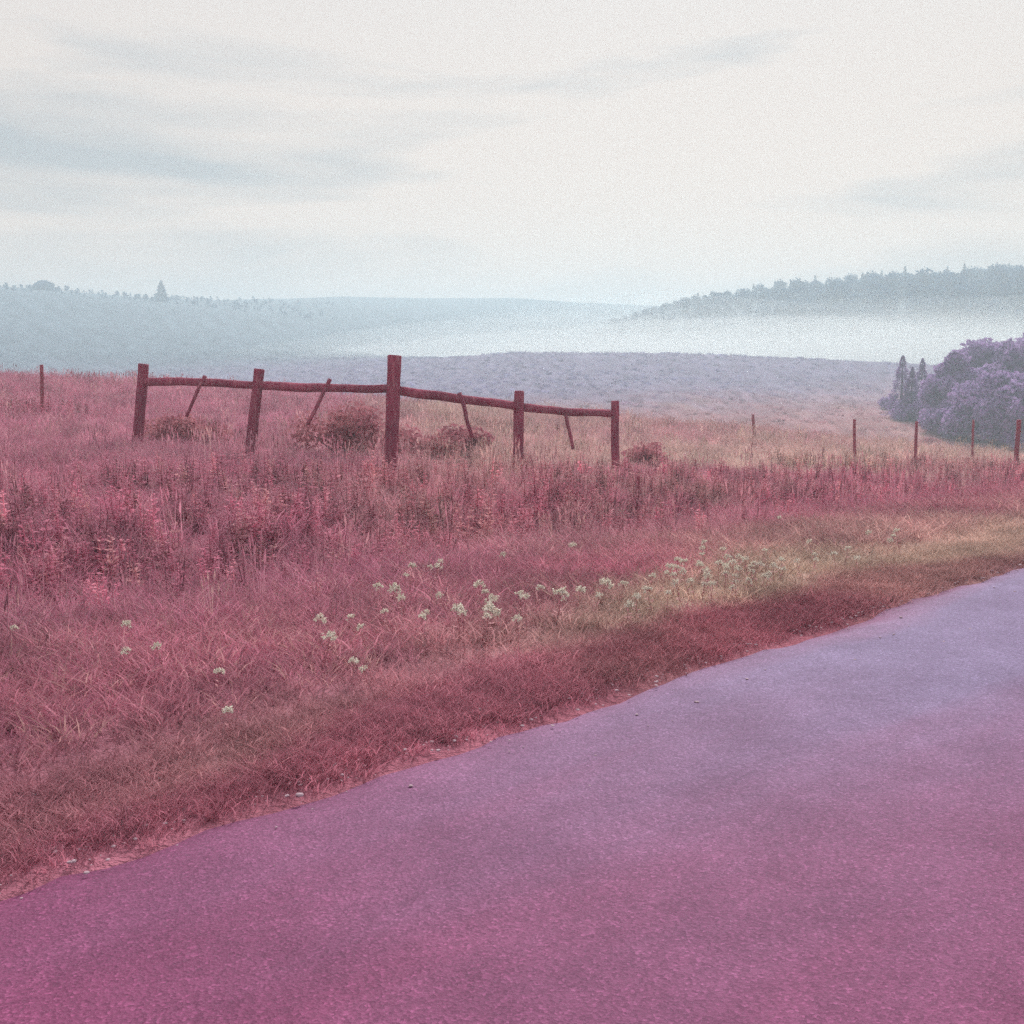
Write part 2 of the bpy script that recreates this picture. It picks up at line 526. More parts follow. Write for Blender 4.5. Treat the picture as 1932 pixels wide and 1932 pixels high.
# ------------------------------------------------------------------ the wooden corner fence
def pt(px, py, dist):
    d = ray(px, py)
    return CAM + d * (dist / d[1])

DEPTH = [17.4, 16.5, 15.4, 17.0, 18.4]
TOPS = [(270, 688), (490, 698), (746, 672), (981, 739), (1160, 757)]
FOOT = [(257, 852), (467, 880), (736, 886), (978, 897), (1164, 908)]
RADI = [0.082, 0.080, 0.098, 0.082, 0.072]
fx, fy = pt(736, 880, 15.4)[:2]
fence_base = np.array([fx, fy, float(H(fx, fy))])
fence = empty('wooden_fence', fence_base.tolist())
tag(fence, 'weathered brown wooden corner fence with five stout posts, rails and hanging sticks', 'fence')
axes = []
for k in range(5):
    top, foot = pt(*TOPS[k], DEPTH[k]), pt(*FOOT[k], DEPTH[k])
    gzk = float(H(foot[0], foot[1]))
    dirv = (top - foot) / (top[2] - foot[2])
    bot = foot + dirv * (gzk - 0.25 - foot[2])
    axes.append((bot, top))
    L = np.linalg.norm(top - bot)
    q = np.concatenate([np.linspace(0, 1, 15), [1 + 0.012 / L]])
    path = bot + (top - bot) * q[:, None]
    bend = np.sin(q * 2.5 + k) * 0.012
    path[:, 0] += bend
    rads = RADI[k] * (1.05 - 0.10 * q); rads[-1] *= 0.86
    v, f = tube(path, rads, 18, 0.16, k + 1, square=0.10)
    v[-18:, 2] += hashnoise(v[-18:, 0] * 9, v[-18:, 1] * 9, k) * 0.02
    po = mesh_obj('post', v - fence_base, f, M_WOOD, fence)
    auto_flat_caps(po)
tag(fence.children[2], 'tallest, thickest post at the corner')
RAILS = [((0, 719), (1, 727)), ((1, 727), (2, 733)), ((2, 737), (3, 767)), ((3, 767), (4, 781))]
def on_axis(k, py):
    """point of post k's axis seen at picture row py"""
    b, t = axes[k]
    ws = np.linspace(0, 1, 800)
    p = b + (t - b) * ws[:, None]
    rel = p - CAM
    yc = rel[:, 1] * math.cos(PITCH) - rel[:, 2] * math.sin(PITCH)
    zc = rel[:, 1] * math.sin(PITCH) + rel[:, 2] * math.cos(PITCH)
    row = 966 - 2072 * zc / yc
    return p[np.argmin(abs(row - py))]
rail_lines = []
for k, ((a, ya), (b, yb)) in enumerate(RAILS):
    A, B = on_axis(a, ya), on_axis(b, yb)
    u = (B - A) / np.linalg.norm(B - A)
    rail_lines.append((A, B))
    A2, B2 = A + u * 0.055, B - u * 0.055
    q = np.linspace(0, 1, 14)
    path = A2 + (B2 - A2) * q[:, None]
    path[:, 2] += np.sin(q * math.pi) * (-0.018 if k % 2 else 0.010) + hashnoise(q * 6, q * 0, k) * 0.02
    v, f = tube(path, 0.066 - 0.008 * q * (1 if k < 2 else 0.6), 14, 0.18, 20 + k)
    ro = mesh_obj('rail', v - fence_base, f, M_WOOD, fence)
    auto_flat_caps(ro)
STICKS = [(0, 0.52, (386, 709), (350, 786)), (1, 0.50, (622, 715), (581, 801)), (2, 0.52, (866, 741), (892, 826)), (3, 0.50, (1066, 770), (1080, 848))]
for k, (ri, w, tp, bp) in enumerate(STICKS):
    A, B = rail_lines[ri]
    m_ = A + (B - A) * w
    dep = m_[1] - 0.085
    a, b = pt(*tp, dep), pt(*bp, dep - 0.03)
    q = np.linspace(0, 1, 8)
    path = a + (b - a) * q[:, None]
    path[:, 0] += hashnoise(q * 3, q * 0, k + 9) * 0.03
    v, f = tube(path, 0.030 - 0.004 * q, 10, 0.2, 40 + k)
    so = mesh_obj('hanging_stick', v - fence_base, f, M_WOOD, fence)
    auto_flat_caps(so)

# ------------------------------------------------------------------ thin posts of the wire fence
THIN = [  # top px, foot px, distance, radius, label
    ((78, 688), (79, 800), 22.6, 0.038, 'thin post standing alone in the field at the far left'),
    ((1421, 782), (1423, 856), 33.0, 0.045, 'thin post nearest the wooden fence on its right side'),
    ((1613, 791), (1613, 886), 26.0, 0.036, 'second thin post to the right of the wooden fence'),
    ((1730, 795), (1728, 893), 25.0, 0.036, 'third thin post right of the wooden fence, below the pointed conifers'),
    ((1836, 792), (1836, 872), 31.0, 0.034, 'faint slim post in front of the rounded trees'),
    ((1922, 792), (1916, 886), 26.0, 0.055, 'thicker leaning post at the right edge in front of the trees'),
]
for k, (tp, fp, dist, rad, lab) in enumerate(THIN):
    top, foot = pt(*tp, dist), pt(*fp, dist)
    gzk = float(H(foot[0], foot[1]))
    q = np.linspace(0, 1, 9)
    path = np.array([0, 0, -0.2]) + (np.array([top[0] - foot[0], 0, top[2] - gzk]) - np.array([0, 0, -0.2])) * q[:, None]
    path[:, 0] += np.sin(q * 3 + k) * 0.012
    rr = rad * (1.08 - 0.16 * q)
    v, f = tube(path, rr, 10, 0.2, 60 + k)
    o = mesh_obj('fence_post', v, f, M_POST)
    auto_flat_caps(o)
    o.location = (foot[0], foot[1], gzk)
    tag(o, lab, 'post', 'thin posts of the old wire fence')
p_ = hit(1202, 940)
v, f = tube([(0, 0, -0.1), (0.004, 0, 0.08), (0.012, 0, 0.26), (0.01, 0, 0.30)], [0.030, 0.029, 0.026, 0.019], 9, 0.2, 77)
o = mesh_obj('wooden_stake', v, f, M_POST); auto_flat_caps(o)
o.location = (p_[0], p_[1], float(H(p_[0], p_[1])))
tag(o, 'short dark stake stub in the grass right of the wooden fence', 'stake')

# ------------------------------------------------------------------ trees
def leaf_cloud(centres, radii_, count, size, squash=0.85, shell=0.55):
    """leaf-sized quads spread through a set of blobs, denser towards the outside"""
    centres = np.asarray(centres, float); radii_ = np.asarray(radii_, float)
    w = radii_ ** 2; w = w / w.sum()
    pick = rng.choice(len(centres), count, p=w)
    d = rng.normal(size=(count, 3)); d /= np.linalg.norm(d, axis=1)[:, None]
    rad = radii_[pick] * (shell + (1.12 - shell) * rng.random(count) ** 0.7)
    p = centres[pick] + d * rad[:, None] * np.array([1, 1, squash])
    a = rng.normal(size=(count, 3)); a /= np.linalg.norm(a, axis=1)[:, None]
    b = np.cross(a, rng.normal(size=(count, 3))); b /= np.linalg.norm(b, axis=1)[:, None]
    sz = size * (0.6 + 0.8 * rng.random(count))
    a *= sz[:, None]; b *= (sz * 0.62)[:, None]
    q = np.stack([p - a, p - b * 0.9, p + a, p + b * 0.9], 1).reshape(-1, 3)
    return q, np.arange(count * 4).reshape(-1, 4)

def limbs(height, spread, n, r0, seed):
    rs = random.Random(seed)
    parts, tips = [], []
    q = np.linspace(0, 1, 8)
    tr = np.stack([np.sin(q * 2 + seed) * 0.12 * height * 0.15, np.cos(q * 2.3 + seed) * 0.02 * height, q * height * 0.75 - 0.3], 1)
    parts.append(tube(tr, r0 * (1 - 0.75 * q), 9, 0.15, seed))
    for i in range(n):
        h = 0.22 + 0.5 * i / n
        base = np.array([np.interp(h, q, tr[:, c]) for c in range(3)])
        a = i * 2.4 + rs.random()
        ln = spread * (0.75 + 0.4 * rs.random())
        end = base + np.array([math.cos(a) * ln, math.sin(a) * ln, height * (0.16 + 0.2 * rs.random())])
        mid = (base + end) / 2 + np.array([0, 0, -0.05 * height])
        parts.append(tube([base, mid, end], [r0 * 0.45, r0 * 0.28, r0 * 0.08], 6, 0.1, seed + i))
        tips.append(end)
    return parts, tips, tr[-1]

def broadleaf(loc, height, spread, seed, label, leaves=5200, size=0.20, group=None, mat=None, cat='tree', name='broadleaf_tree'):
    t = empty(name, loc)
    parts, tips, top = limbs(height, spread * 0.62, 9, 0.028 * height, seed)
    v, f = join(parts)
    mesh_obj('trunk', v, f, M_BARK, t)
    cs, rs = [], []
    r2 = random.Random(seed + 5)
    for tp in tips:
        cs.append(tp); rs.append(spread * (0.22 + 0.12 * r2.random()))
    for i in range(22):
        a = r2.random() * 6.283; h = 0.14 + 0.78 * r2.random()
        w = math.sin(min(1, max(0.05, (1.06 - h) * 1.25)) * math.pi / 2) * spread * 0.72
        rr = r2.random() ** 0.5
        cs.append((math.cos(a) * w * rr, math.sin(a) * w * rr, h * height)); rs.append(spread * (0.15 + 0.14 * r2.random()))
    for i in range(7):
        a = r2.random() * 6.283; w = spread * 0.35 * r2.random()
        cs.append((math.cos(a) * w, math.sin(a) * w, height * (0.88 + 0.07 * r2.random()))); rs.append(spread * (0.10 + 0.10 * r2.random()))
    v, f = leaf_cloud(cs, rs, leaves, size)
    mesh_obj('crown', v, f, mat or M_LEAF, t, smooth=False)
    return tag(t, label, cat, group)

def conifer_mesh(height, width, n, seed, size=0.16):
    r2 = np.random.default_rng(seed)
    h = r2.random(n) ** 0.8
    tier = 0.78 + 0.22 * np.cos(h * 34 + r2.normal(size=n) * 0.5)
    rad = (1 - h) ** 0.85 * width * tier * (0.25 + 0.75 * r2.random(n) ** 0.5) + 0.03
    a = r2.random(n) * 6.283
    p = np.stack([np.cos(a) * rad, np.sin(a) * rad, 0.10 * height + h * height * 0.90 - rad * 0.28], 1)
    out = np.stack([np.cos(a), np.sin(a), -0.45 + 0.5 * r2.random(n)], 1)
    side = np.cross(out, np.array([0, 0, 1.0]) + r2.normal(size=(n, 3)) * 0.5)
    out /= np.linalg.norm(out, axis=1)[:, None]; side /= np.linalg.norm(side, axis=1)[:, None]
    sz = (size * (0.6 + 0.9 * r2.random(n)) * (1 - 0.55 * h))[:, None]
    q = np.stack([p - out * sz, p - side * sz * 0.4, p + out * sz, p + side * sz * 0.4], 1).reshape(-1, 3)
    return q, np.arange(n * 4).reshape(-1, 4)

def conifer(loc, height, width, seed, label, n=2600, group=None, mat=None, size=0.16):
    t = empty('conifer_tree', loc)
    v, f = tube([(0, 0, -0.3), (0.03, 0, height * 0.4), (0, 0.02, height * 0.95)], [0.03 * height, 0.02 * height, 0.004 * height], 8, 0.1, seed)
    mesh_obj('trunk', v, f, M_BARK, t)
    v, f = conifer_mesh(height, width, n, seed, size)
    mesh_obj('crown', v, f, mat or M_NEEDLE, t, smooth=False)
    return tag(t, label, 'tree', group)

def tree_at(px, top_py, dist):
    """ground point in the given picture column and the height a tree there needs to reach a picture row"""
    p = pt(px, top_py, dist)
    g = float(H(p[0], p[1]))
    return (float(p[0]), float(p[1]), g), float(p[2] - g)

GT = 'trees at the right of the field'
for px, tpy, dist, spread, seed, lab, lv in [
    (1800, 662, 78, 2.3, 11, 'leftmost rounded tree of the hazy clump at right', 4200),
    (1850, 640, 82, 3.6, 12, 'tall rounded tree in the middle of the hazy clump at right', 6200),
    (1915, 642, 80, 3.7, 13, 'tall rounded tree at the right edge of the picture', 6200),
    (1990, 628, 84, 4.6, 14, 'big rounded tree cut by the right edge of the picture', 6200),
    (1880, 705, 72, 3.2, 15, 'lower bushy tree in front of the tall rounded trees', 4600),
    (1945, 712, 70, 3.2, 16, 'lower bushy tree in front, against the right edge', 4600),
    (1830, 735, 74, 2.2, 17, 'small bushy tree at the foot of the clump, left side', 3200),
]:
    loc, h = tree_at(px, tpy, dist)
    broadleaf(loc, h, spread, seed, lab, lv, 0.19, GT)
for px, tpy, dist, w, seed, lab in [
    (1704, 670, 84, 1.5, 21, 'pointed conifer standing leftmost beside the hazy clump of trees'),
    (1741, 676, 85, 1.3, 22, 'pointed conifer nearest the rounded trees'),
    (1722, 692, 83, 1.2, 23, 'short conifer tucked between the two pointed conifers'),
]:
    loc, h = tree_at(px, tpy, dist)
    conifer(loc, h, w, seed, lab, 2000, GT)

def bush(loc, w, h, seed, label, n, size, mat, group=None):
    t = empty('low_bush', loc)
    r2 = random.Random(seed)
    parts = []
    cs, rs = [], []
    for i in range(9):
        a = r2.random() * 6.283; d = w * 0.55 * r2.random() ** 0.5
        c = (math.cos(a) * d, math.sin(a) * d, h * (0.30 + 0.42 * r2.random()))
        cs.append(c); rs.append(w * (0.22 + 0.16 * r2.random()))
        parts.append(tube([(c[0] * 0.1, c[1] * 0.1, -0.05), (c[0] * 0.6, c[1] * 0.6, c[2] * 0.5), c], [0.016 * h, 0.012 * h, 0.006 * h], 5, 0.1, i))
    v, f = join(parts)
    mesh_obj('stem', v, f, M_BARK, t)
    v, f = leaf_cloud(cs, rs, n, size, min(0.9, h / w), 0.3)
    v[:, 2] = np.maximum(v[:, 2], -0.02)
    mesh_obj('foliage', v, f, mat, t, smooth=False)
    return tag(t, label, 'bush', group)

for px, py, dist, w, h, seed, lab in [
    (1680, 756, 90, 1.3, 1.1, 31, 'low dark bush left of the pointed conifers'),
    (1722, 772, 82, 2.1, 1.5, 32, 'spreading bush below the pointed conifers'),
    (1775, 790, 76, 2.2, 1.7, 33, 'low bush between the conifers and the rounded trees'),
]:
    p = pt(px, py, dist)
    bush((p[0], p[1], float(H(p[0], p[1]))), w, h, seed, lab, 1500, 0.15, M_LEAF, GT)
for px, py, w, h, seed, lab, n in [
    (345, 838, 0.95, 0.55, 41, 'low reddish bush between the two left fence posts', 1300),
    (655, 862, 1.15, 0.95, 42, 'tall reddish bush left of the corner post', 2200),
    (800, 866, 1.0, 0.62, 43, 'dark bush just right of the corner post', 1700),
    (872, 862, 0.85, 0.50, 44, 'small dark bush under the right hanging stick', 1300),
    (1215, 874, 0.75, 0.42, 45, 'small bush just right of the last fence post', 900),
    (1750, 838, 1.0, 0.45, 46, 'low red bush behind the thin posts at right', 900),
]:
    p = hit(px, py, 0.0)
    bush((p[0], p[1], float(H(p[0], p[1]))), w, h, seed, lab, n, 0.045, M_SHRUB, 'bushes round the wooden fence')

# ------------------------------------------------------------------ scattering of what nobody could count
def scatter(name, pts, rz, sc, templates, label, cat, mat):
    me = bpy.data.meshes.new(name)
    me.from_pydata(np.asarray(pts).tolist(), [], [])
    for an, vals, ty in (('rz', rz, 'FLOAT'), ('sc', sc, 'FLOAT')):
        a = me.attributes.new(an, ty, 'POINT')
        a.data.foreach_set('value', np.asarray(vals, dtype=np.float32))
    px_ = np.asarray(pts)
    a = me.attributes.new('tint', 'FLOAT_COLOR', 'POINT')
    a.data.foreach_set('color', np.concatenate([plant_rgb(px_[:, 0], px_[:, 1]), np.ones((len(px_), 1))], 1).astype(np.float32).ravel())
    a = me.attributes.new('pick', 'INT', 'POINT')
    a.data.foreach_set('value', rng.integers(0, len(templates), len(pts)).astype(np.int32))
    o = link(bpy.data.objects.new(name, me))
    me.materials.append(mat)
    c = bpy.data.collections.new(name + '_kinds')
    for t in templates:
        c.objects.link(t)
    ng = bpy.data.node_groups.new(name, 'GeometryNodeTree')
    ng.interface.new_socket('Geometry', in_out='INPUT', socket_type='NodeSocketGeometry')
    ng.interface.new_socket('Geometry', in_out='OUTPUT', socket_type='NodeSocketGeometry')
    n, l = ng.nodes, ng.links
    gi, go = n.new('NodeGroupInput'), n.new('NodeGroupOutput')
    ci = n.new('GeometryNodeCollectionInfo')
    ci.inputs['Collection'].default_value = c
    ci.inputs['Separate Children'].default_value = True
    ci.inputs['Reset Children'].default_value = True
    ip = n.new('GeometryNodeInstanceOnPoints')
    ip.inputs['Pick Instance'].default_value = True
    def attr(nm, ty):
        a = n.new('GeometryNodeInputNamedAttribute'); a.data_type = ty; a.inputs['Name'].default_value = nm
        return a.outputs['Attribute']
    cx = n.new('ShaderNodeCombineXYZ'); l.new(attr('rz', 'FLOAT'), cx.inputs[2])
    m2p = n.new('GeometryNodeMeshToPoints')
    l.new(gi.outputs[0], m2p.inputs['Mesh'])
    l.new(m2p.outputs['Points'], ip.inputs['Points'])
    l.new(ci.outputs[0], ip.inputs['Instance'])
    l.new(attr('pick', 'INT'), ip.inputs['Instance Index'])
    l.new(cx.outputs[0], ip.inputs['Rotation'])
    l.new(attr('sc', 'FLOAT'), ip.inputs['Scale'])
    l.new(ip.outputs[0], go.inputs[0])
    md = o.modifiers.new('scatter', 'NODES')
    md.node_group = ng
    return tag(o, label, cat, None, 'stuff')

def template(name, v, f, mat, smooth=True):
    o = mesh_obj(name, v, f, mat, None, smooth)
    col.objects.unlink(o)
    return o

def tuft(nb, h, spread, width, lean, seed, seg=3):
    r2 = np.random.default_rng(seed)
    V, Fc = [], []
    for i in range(nb):
        a, d = r2.random() * 6.283, spread * r2.random() ** 0.6
        base = np.array([math.cos(a) * d, math.sin(a) * d, -0.02])
        a2 = a + r2.normal() * 0.9
        hh = h * (0.55 + 0.6 * r2.random())
        ln = lean * hh * (0.3 + r2.random())
        dirv = np.array([math.cos(a2), math.sin(a2), 0])
        tw = r2.random() * 3.14
        side = np.array([math.cos(tw), math.sin(tw), 0]) * width * (0.6 + 0.7 * r2.random())
        o = len(V)
        for k in range(seg + 1):
            q = k / seg
            c = base + dirv * ln * q * q + np.array([0, 0, hh * (q - 0.18 * lean * q * q)])
            if k < seg:
                w = side * (1 - 0.75 * q)
                V += [c - w, c + w]
            else:
                V += [c]
        for k in range(seg - 1):
            Fc.append([o + 2 * k, o + 2 * k + 1, o + 2 * k + 3, o + 2 * k + 2])
        k = seg - 1
        Fc.append([o + 2 * k, o + 2 * k + 1, o + 2 * k + 2])
    return np.array(V), Fc

def weed(h, n, seed):
    r2 = np.random.default_rng(seed)
    parts = []
    for st in range(3):
        a = r2.random() * 6.283
        tip = np.array([math.cos(a) * h * 0.3 * r2.random(), math.sin(a) * h * 0.3 * r2.random(), h * (0.7 + 0.35 * r2.random())])
        b0 = np.array([r2.normal() * 0.04, r2.normal() * 0.04, -0.03])
        parts.append(tube([b0, (b0 + tip) / 2, tip], [0.006, 0.005, 0.002], 4, 0, st, False))
        for i in range(n):
            q = 0.12 + 0.86 * r2.random()
            c = b0 + (tip - b0) * q
            aa = r2.random() * 6.283
            ln = h * 0.20 * (1.15 - 0.7 * q) * (0.7 + 0.6 * r2.random())
            d = np.array([math.cos(aa), math.sin(aa), 0.5 - 0.7 * r2.random()]) * ln
            sd = np.array([-math.sin(aa), math.cos(aa), r2.normal() * 0.3]) * ln * 0.26
            parts.append((np.array([c, c + d * 0.5 - sd, c + d, c + d * 0.5 + sd + np.array([0, 0, 0.1 * ln])]), [[0, 1, 2, 3]]))
    return join(parts)

def seedgrass(h, n, seed):
    r2 = np.random.default_rng(seed)
    parts = [tuft(6, h * 0.5, 0.05, 0.004, 0.5, seed)]
    for i in range(n):
        a = r2.random() * 6.283
        b0 = np.array([r2.normal() * 0.04, r2.normal() * 0.04, -0.02])
        tip = b0 + np.array([math.cos(a) * h * 0.25 * r2.random(), math.sin(a) * h * 0.25 * r2.random(), h * (0.7 + 0.4 * r2.random())])
        side = np.array([math.sin(a), -math.cos(a), 0]) * 0.0022
        parts.append((np.array([b0 - side, b0 + side, tip + side * .6, tip - side * .6]), [[0, 1, 2, 3]]))
        up = (tip - b0) / np.linalg.norm(tip - b0)
        sd = np.array([math.sin(a + 1), math.cos(a + 1), 0]) * 0.008
        sd2 = np.cross(up, sd / 0.008) * 0.008
        L = h * 0.2
        parts.append((np.array([tip - up * L * 0.3, tip + sd + up * L * .2, tip + up * L, tip - sd + up * L * .2]), [[0, 1, 2, 3]]))
        parts.append((np.array([tip - up * L * 0.3, tip + sd2 + up * L * .2, tip + up * L, tip - sd2 + up * L * .2]), [[0, 1, 2, 3]]))
    return join(parts)

def wedge(n, r0, r1, a0=-34, a1=38, power=1.0):
    """random ground points in a sector round the road, density even per area (power 1)"""
    q = rng.random(n)
    r = np.sqrt(r0 ** 2 + q ** power * (r1 ** 2 - r0 ** 2))
    a = np.radians(a0 + (a1 - a0) * rng.random(n))
    return r * np.sin(a), r * np.cos(a)

def put(x, y):
    return np.stack([x, y, H(x, y)], 1)

# short verge grass along the asphalt
t_short = [template('short_tuft', *tuft(22, 0.11, 0.09, 0.0035, 0.9, 100 + i), M_SHORT) for i in range(4)]
n = 27000
tt = -9 + 34 * rng.random(n); ss = -0.10 + 3.6 * rng.random(n) ** 0.9
ss = np.where(ss < 0.12, ss + hashnoise(tt * 0.9, tt * 0, 5) * 0.14, ss)
m_ = n // 4
ss[:m_] = -0.06 + 0.55 * rng.random(m_) ** 1.6 + hashnoise(tt[:m_] * 0.9, tt[:m_] * 0, 5) * 0.14 + hashnoise(tt[:m_] * 3.7, tt[:m_] * 0, 6) * 0.1
tt[:m_] = -3 + 15 * rng.random(m_)
x, y = (ss + S0) * RN[0] + tt * RD[0], (ss + S0) * RN[1] + tt * RD[1]
scatter('verge_grass', put(x, y), rng.random(n) * 6.28, (0.40 + 0.55 * rng.random(n) ** 1.5) * (1 + 1.1 * sm(0.2, 1.2, ss)), t_short,
        'short trampled grass of the verge along the road edge', 'grass', M_SHORT)

# meadow grass from the verge to beyond the brow
t_mead = [template('meadow_tuft', *tuft(20, 0.30, 0.13, 0.0055, 0.8, 120 + i), M_GRASS) for i in range(5)]
x1, y1 = wedge(15000, 4, 18, -42, 45); x2, y2 = wedge(17000, 16, 48, -36, 40, 1.25)
x, y = np.concatenate([x1, x2]), np.concatenate([y1, y2])
s_, t_ = road_st(x, y)
keep = s_ > 0.75
x, y, s_ = x[keep], y[keep], s_[keep]
n = len(x)
dist = np.hypot(x, y)
scl = (0.5 + 0.7 * rng.random(n)) * (0.38 + 0.62 * sm(0.75, 4, s_)) * (1 + 0.5 * sm(20, 45, dist)) * (1 - 0.35 * np.exp(-((s_ - 8.5) / 2.2) ** 2))
scatter('meadow_grass', put(x, y), rng.random(n) * 6.28, scl, t_mead, 'rough mauve meadow grass between the road and the brow of the field', 'grass', M_GRASS)

# tall weeds in the ditch and in patches
t_weed = [template('weed_plant', *weed(0.42, 16, 140 + i), M_WEED) for i in range(6)]
x, y = wedge(21000, 5, 30, -42, 42)
s_, t_ = road_st(x, y)
edge = s_ + fbm(x, y, 0.3, 131) * 5.0
dens = 0.75 * np.exp(-((edge - 4.2) / 2.4) ** 2) + 0.5 * sm(0.02, 0.25, hashnoise(x * 0.3, y * 0.3, 12)) * sm(3, 6, s_)
keep = (rng.random(len(x)) < dens) & (s_ > 1.1)
x, y, s_ = x[keep], y[keep], s_[keep]; n = len(x)
scatter('ditch_weeds', put(x, y), rng.random(n) * 6.28, (0.40 + 0.65 * rng.random(n)) * (0.35 + 0.65 * sm(1.0, 4.0, s_)), t_weed, 'dark crimson leafy weeds filling the ditch below the wooden fence', 'weeds', M_WEED)

# pale seed heads
t_seed = [template('seed_grass', *seedgrass(0.42, 7, 160 + i), M_STRAW) for i in range(4)]
x, y = wedge(7000, 5, 40, -36, 40)
s_, t_ = road_st(x, y)
dens = 0.15 + 0.75 * sm(0.0, 0.3, hashnoise(x * 0.25, y * 0.25, 15))
keep = (rng.random(len(x)) < dens) & (s_ > 2.2)
x, y = x[keep], y[keep]; n = len(x)
scatter('seeding_grass', put(x, y), rng.random(n) * 6.28, 0.6 + 0.6 * rng.random(n), t_seed, 'pale dry seeding grass standing in the meadow', 'grass', M_STRAW)

# coarse tussocks on the far slope
t_tus = [template('tussock', *tuft(26, 0.45, 0.42, 0.03, 0.9, 180 + i), M_GRASS) for i in range(4)]
x, y = wedge(9000, 55, 200, -34, 34, 1.3)
n = len(x)
scatter('slope_tussocks', put(x, y), rng.random(n) * 6.28, 0.28 + 0.45 * rng.random(n), t_tus, 'coarse grass tussocks on the hazy far slope', 'grass', M_GRASS)

# wooded ridges far behind
def far_tree(seed, h):
    r2 = random.Random(seed)
    cs, rs = [], []
    for i in range(12):
        a = r2.random() * 6.283; hh = 0.18 + 0.72 * r2.random()
        w = h * 0.36 * math.sin(min(1.0, (1.08 - hh) * 1.2) * 1.57) * r2.random() ** 0.5
        cs.append((math.cos(a) * w, math.sin(a) * w, hh * h)); rs.append(h * (0.13 + 0.08 * r2.random()))
    a = leaf_cloud(cs, rs, 620, 0.42)
    b = tube([(0, 0, -0.6), (0.1, 0, h * 0.6)], [0.03 * h, 0.012 * h], 6, 0, seed)
    return join([(a[0], a[1].tolist()), b])
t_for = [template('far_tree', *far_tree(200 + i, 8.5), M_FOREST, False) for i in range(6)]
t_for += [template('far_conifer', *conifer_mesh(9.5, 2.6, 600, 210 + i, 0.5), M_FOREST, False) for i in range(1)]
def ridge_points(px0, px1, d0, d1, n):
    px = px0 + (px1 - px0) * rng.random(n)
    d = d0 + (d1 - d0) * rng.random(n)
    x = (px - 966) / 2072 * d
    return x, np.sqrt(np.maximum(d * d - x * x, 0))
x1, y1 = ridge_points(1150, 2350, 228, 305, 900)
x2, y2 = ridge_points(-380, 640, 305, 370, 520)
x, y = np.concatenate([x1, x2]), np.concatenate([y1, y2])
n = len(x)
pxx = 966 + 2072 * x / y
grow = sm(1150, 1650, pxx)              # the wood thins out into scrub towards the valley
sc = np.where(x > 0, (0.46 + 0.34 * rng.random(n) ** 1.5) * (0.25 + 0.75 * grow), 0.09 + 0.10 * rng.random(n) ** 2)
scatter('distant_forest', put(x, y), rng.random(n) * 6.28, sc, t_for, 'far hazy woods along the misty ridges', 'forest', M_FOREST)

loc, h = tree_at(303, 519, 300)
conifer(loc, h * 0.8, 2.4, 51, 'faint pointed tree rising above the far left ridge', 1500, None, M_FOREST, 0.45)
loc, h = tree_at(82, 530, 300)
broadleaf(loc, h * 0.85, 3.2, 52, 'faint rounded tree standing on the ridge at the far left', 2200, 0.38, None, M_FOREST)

# ------------------------------------------------------------------ white wildflowers, each a plant of its own
def umbel(seed):
    """a loose, lopsided head: small florets gathered in a handful of clusters"""
    r2 = np.random.default_rng(seed)
    parts = []
    for q in range(12):
        a = q * 2.39996 + r2.normal() * 0.35; d = 0.058 * math.sqrt((q + 0.3) / 12) * (0.8 + 0.4 * r2.random())
        cc = np.array([math.cos(a) * d, math.sin(a) * d, 0.022 - 8.0 * d * d + r2.normal() * 0.008])
        for i in range(int(9 + 8 * r2.random())):
            c = cc + r2.normal(size=3) * np.array([0.008, 0.008, 0.008])
            sz = 0.0088 * (0.7 + 0.6 * r2.random())
            u = r2.normal(size=3); u /= np.linalg.norm(u)
            w = np.cross(u, r2.normal(size=3)); w /= np.linalg.norm(w)
            nn = np.cross(u, w)
            u, w = u * sz, w * sz
            parts.append((np.array([c - u, c - w, c + u, c + w, c + nn * sz * 0.5]), [[0, 1, 4], [1, 2, 4], [2, 3, 4], [3, 0, 4]]))
    return join(parts)
def flower_stem(h, seed):
    r2 = np.random.default_rng(seed)
    bx = r2.normal() * 0.03
    parts = [tube([(0, 0, -0.05), (bx * 0.5, 0.01, h * 0.5), (0, 0, h - 0.035)], [0.0045, 0.004, 0.003], 6, 0.1, seed)]
    for i in range(9):
        a = i * 2.4; d = 0.036
        parts.append(tube([(0, 0, h - 0.036), (math.cos(a) * d, math.sin(a) * d, h - 0.001)], [0.0016, 0.0010], 4, 0, i))
    for i in range(7):
        a = r2.random() * 6.28; z = h * (0.1 + 0.6 * r2.random()); ln = 0.07
        d = np.array([math.cos(a), math.sin(a), 0.4]) * ln; sd = np.array([-math.sin(a), math.cos(a), 0]) * 0.012
        c = np.array([bx * 0.4, 0, z])
        parts.append((np.array([c, c + d * .5 - sd, c + d, c + d * .5 + sd]), [[0, 1, 2, 3]]))
    return join(parts)
HEADS = [umbel(300 + i) for i in range(6)]
FLW = {}
def flower_mesh(kind):
    if kind not in FLW:
        hh = 0.46
        sv, sf = flower_stem(hh, 310 + kind)
        hv, hf = HEADS[kind]
        out = []
        for nm, v, f, m in (('stem', sv, sf, M_STEM), ('flower_head', hv, hf, M_PETAL)):
            me = bpy.data.meshes.new(nm); me.from_pydata(np.asarray(v).tolist(), [], f); me.materials.append(m); out.append(me)
        FLW[kind] = out
    return FLW[kind]
L_DRIFT = 'small white flower in the dense drift above the verge at right'
L_ROW = 'small white flower in the loose row below the middle fence posts'
L_LEFT = 'pale flower scattered in the mauve grass at left'
L_HIGH = 'white flower standing high in the dark weeds below the fence'
L_FAR = 'small white flower near the road edge at the far right'
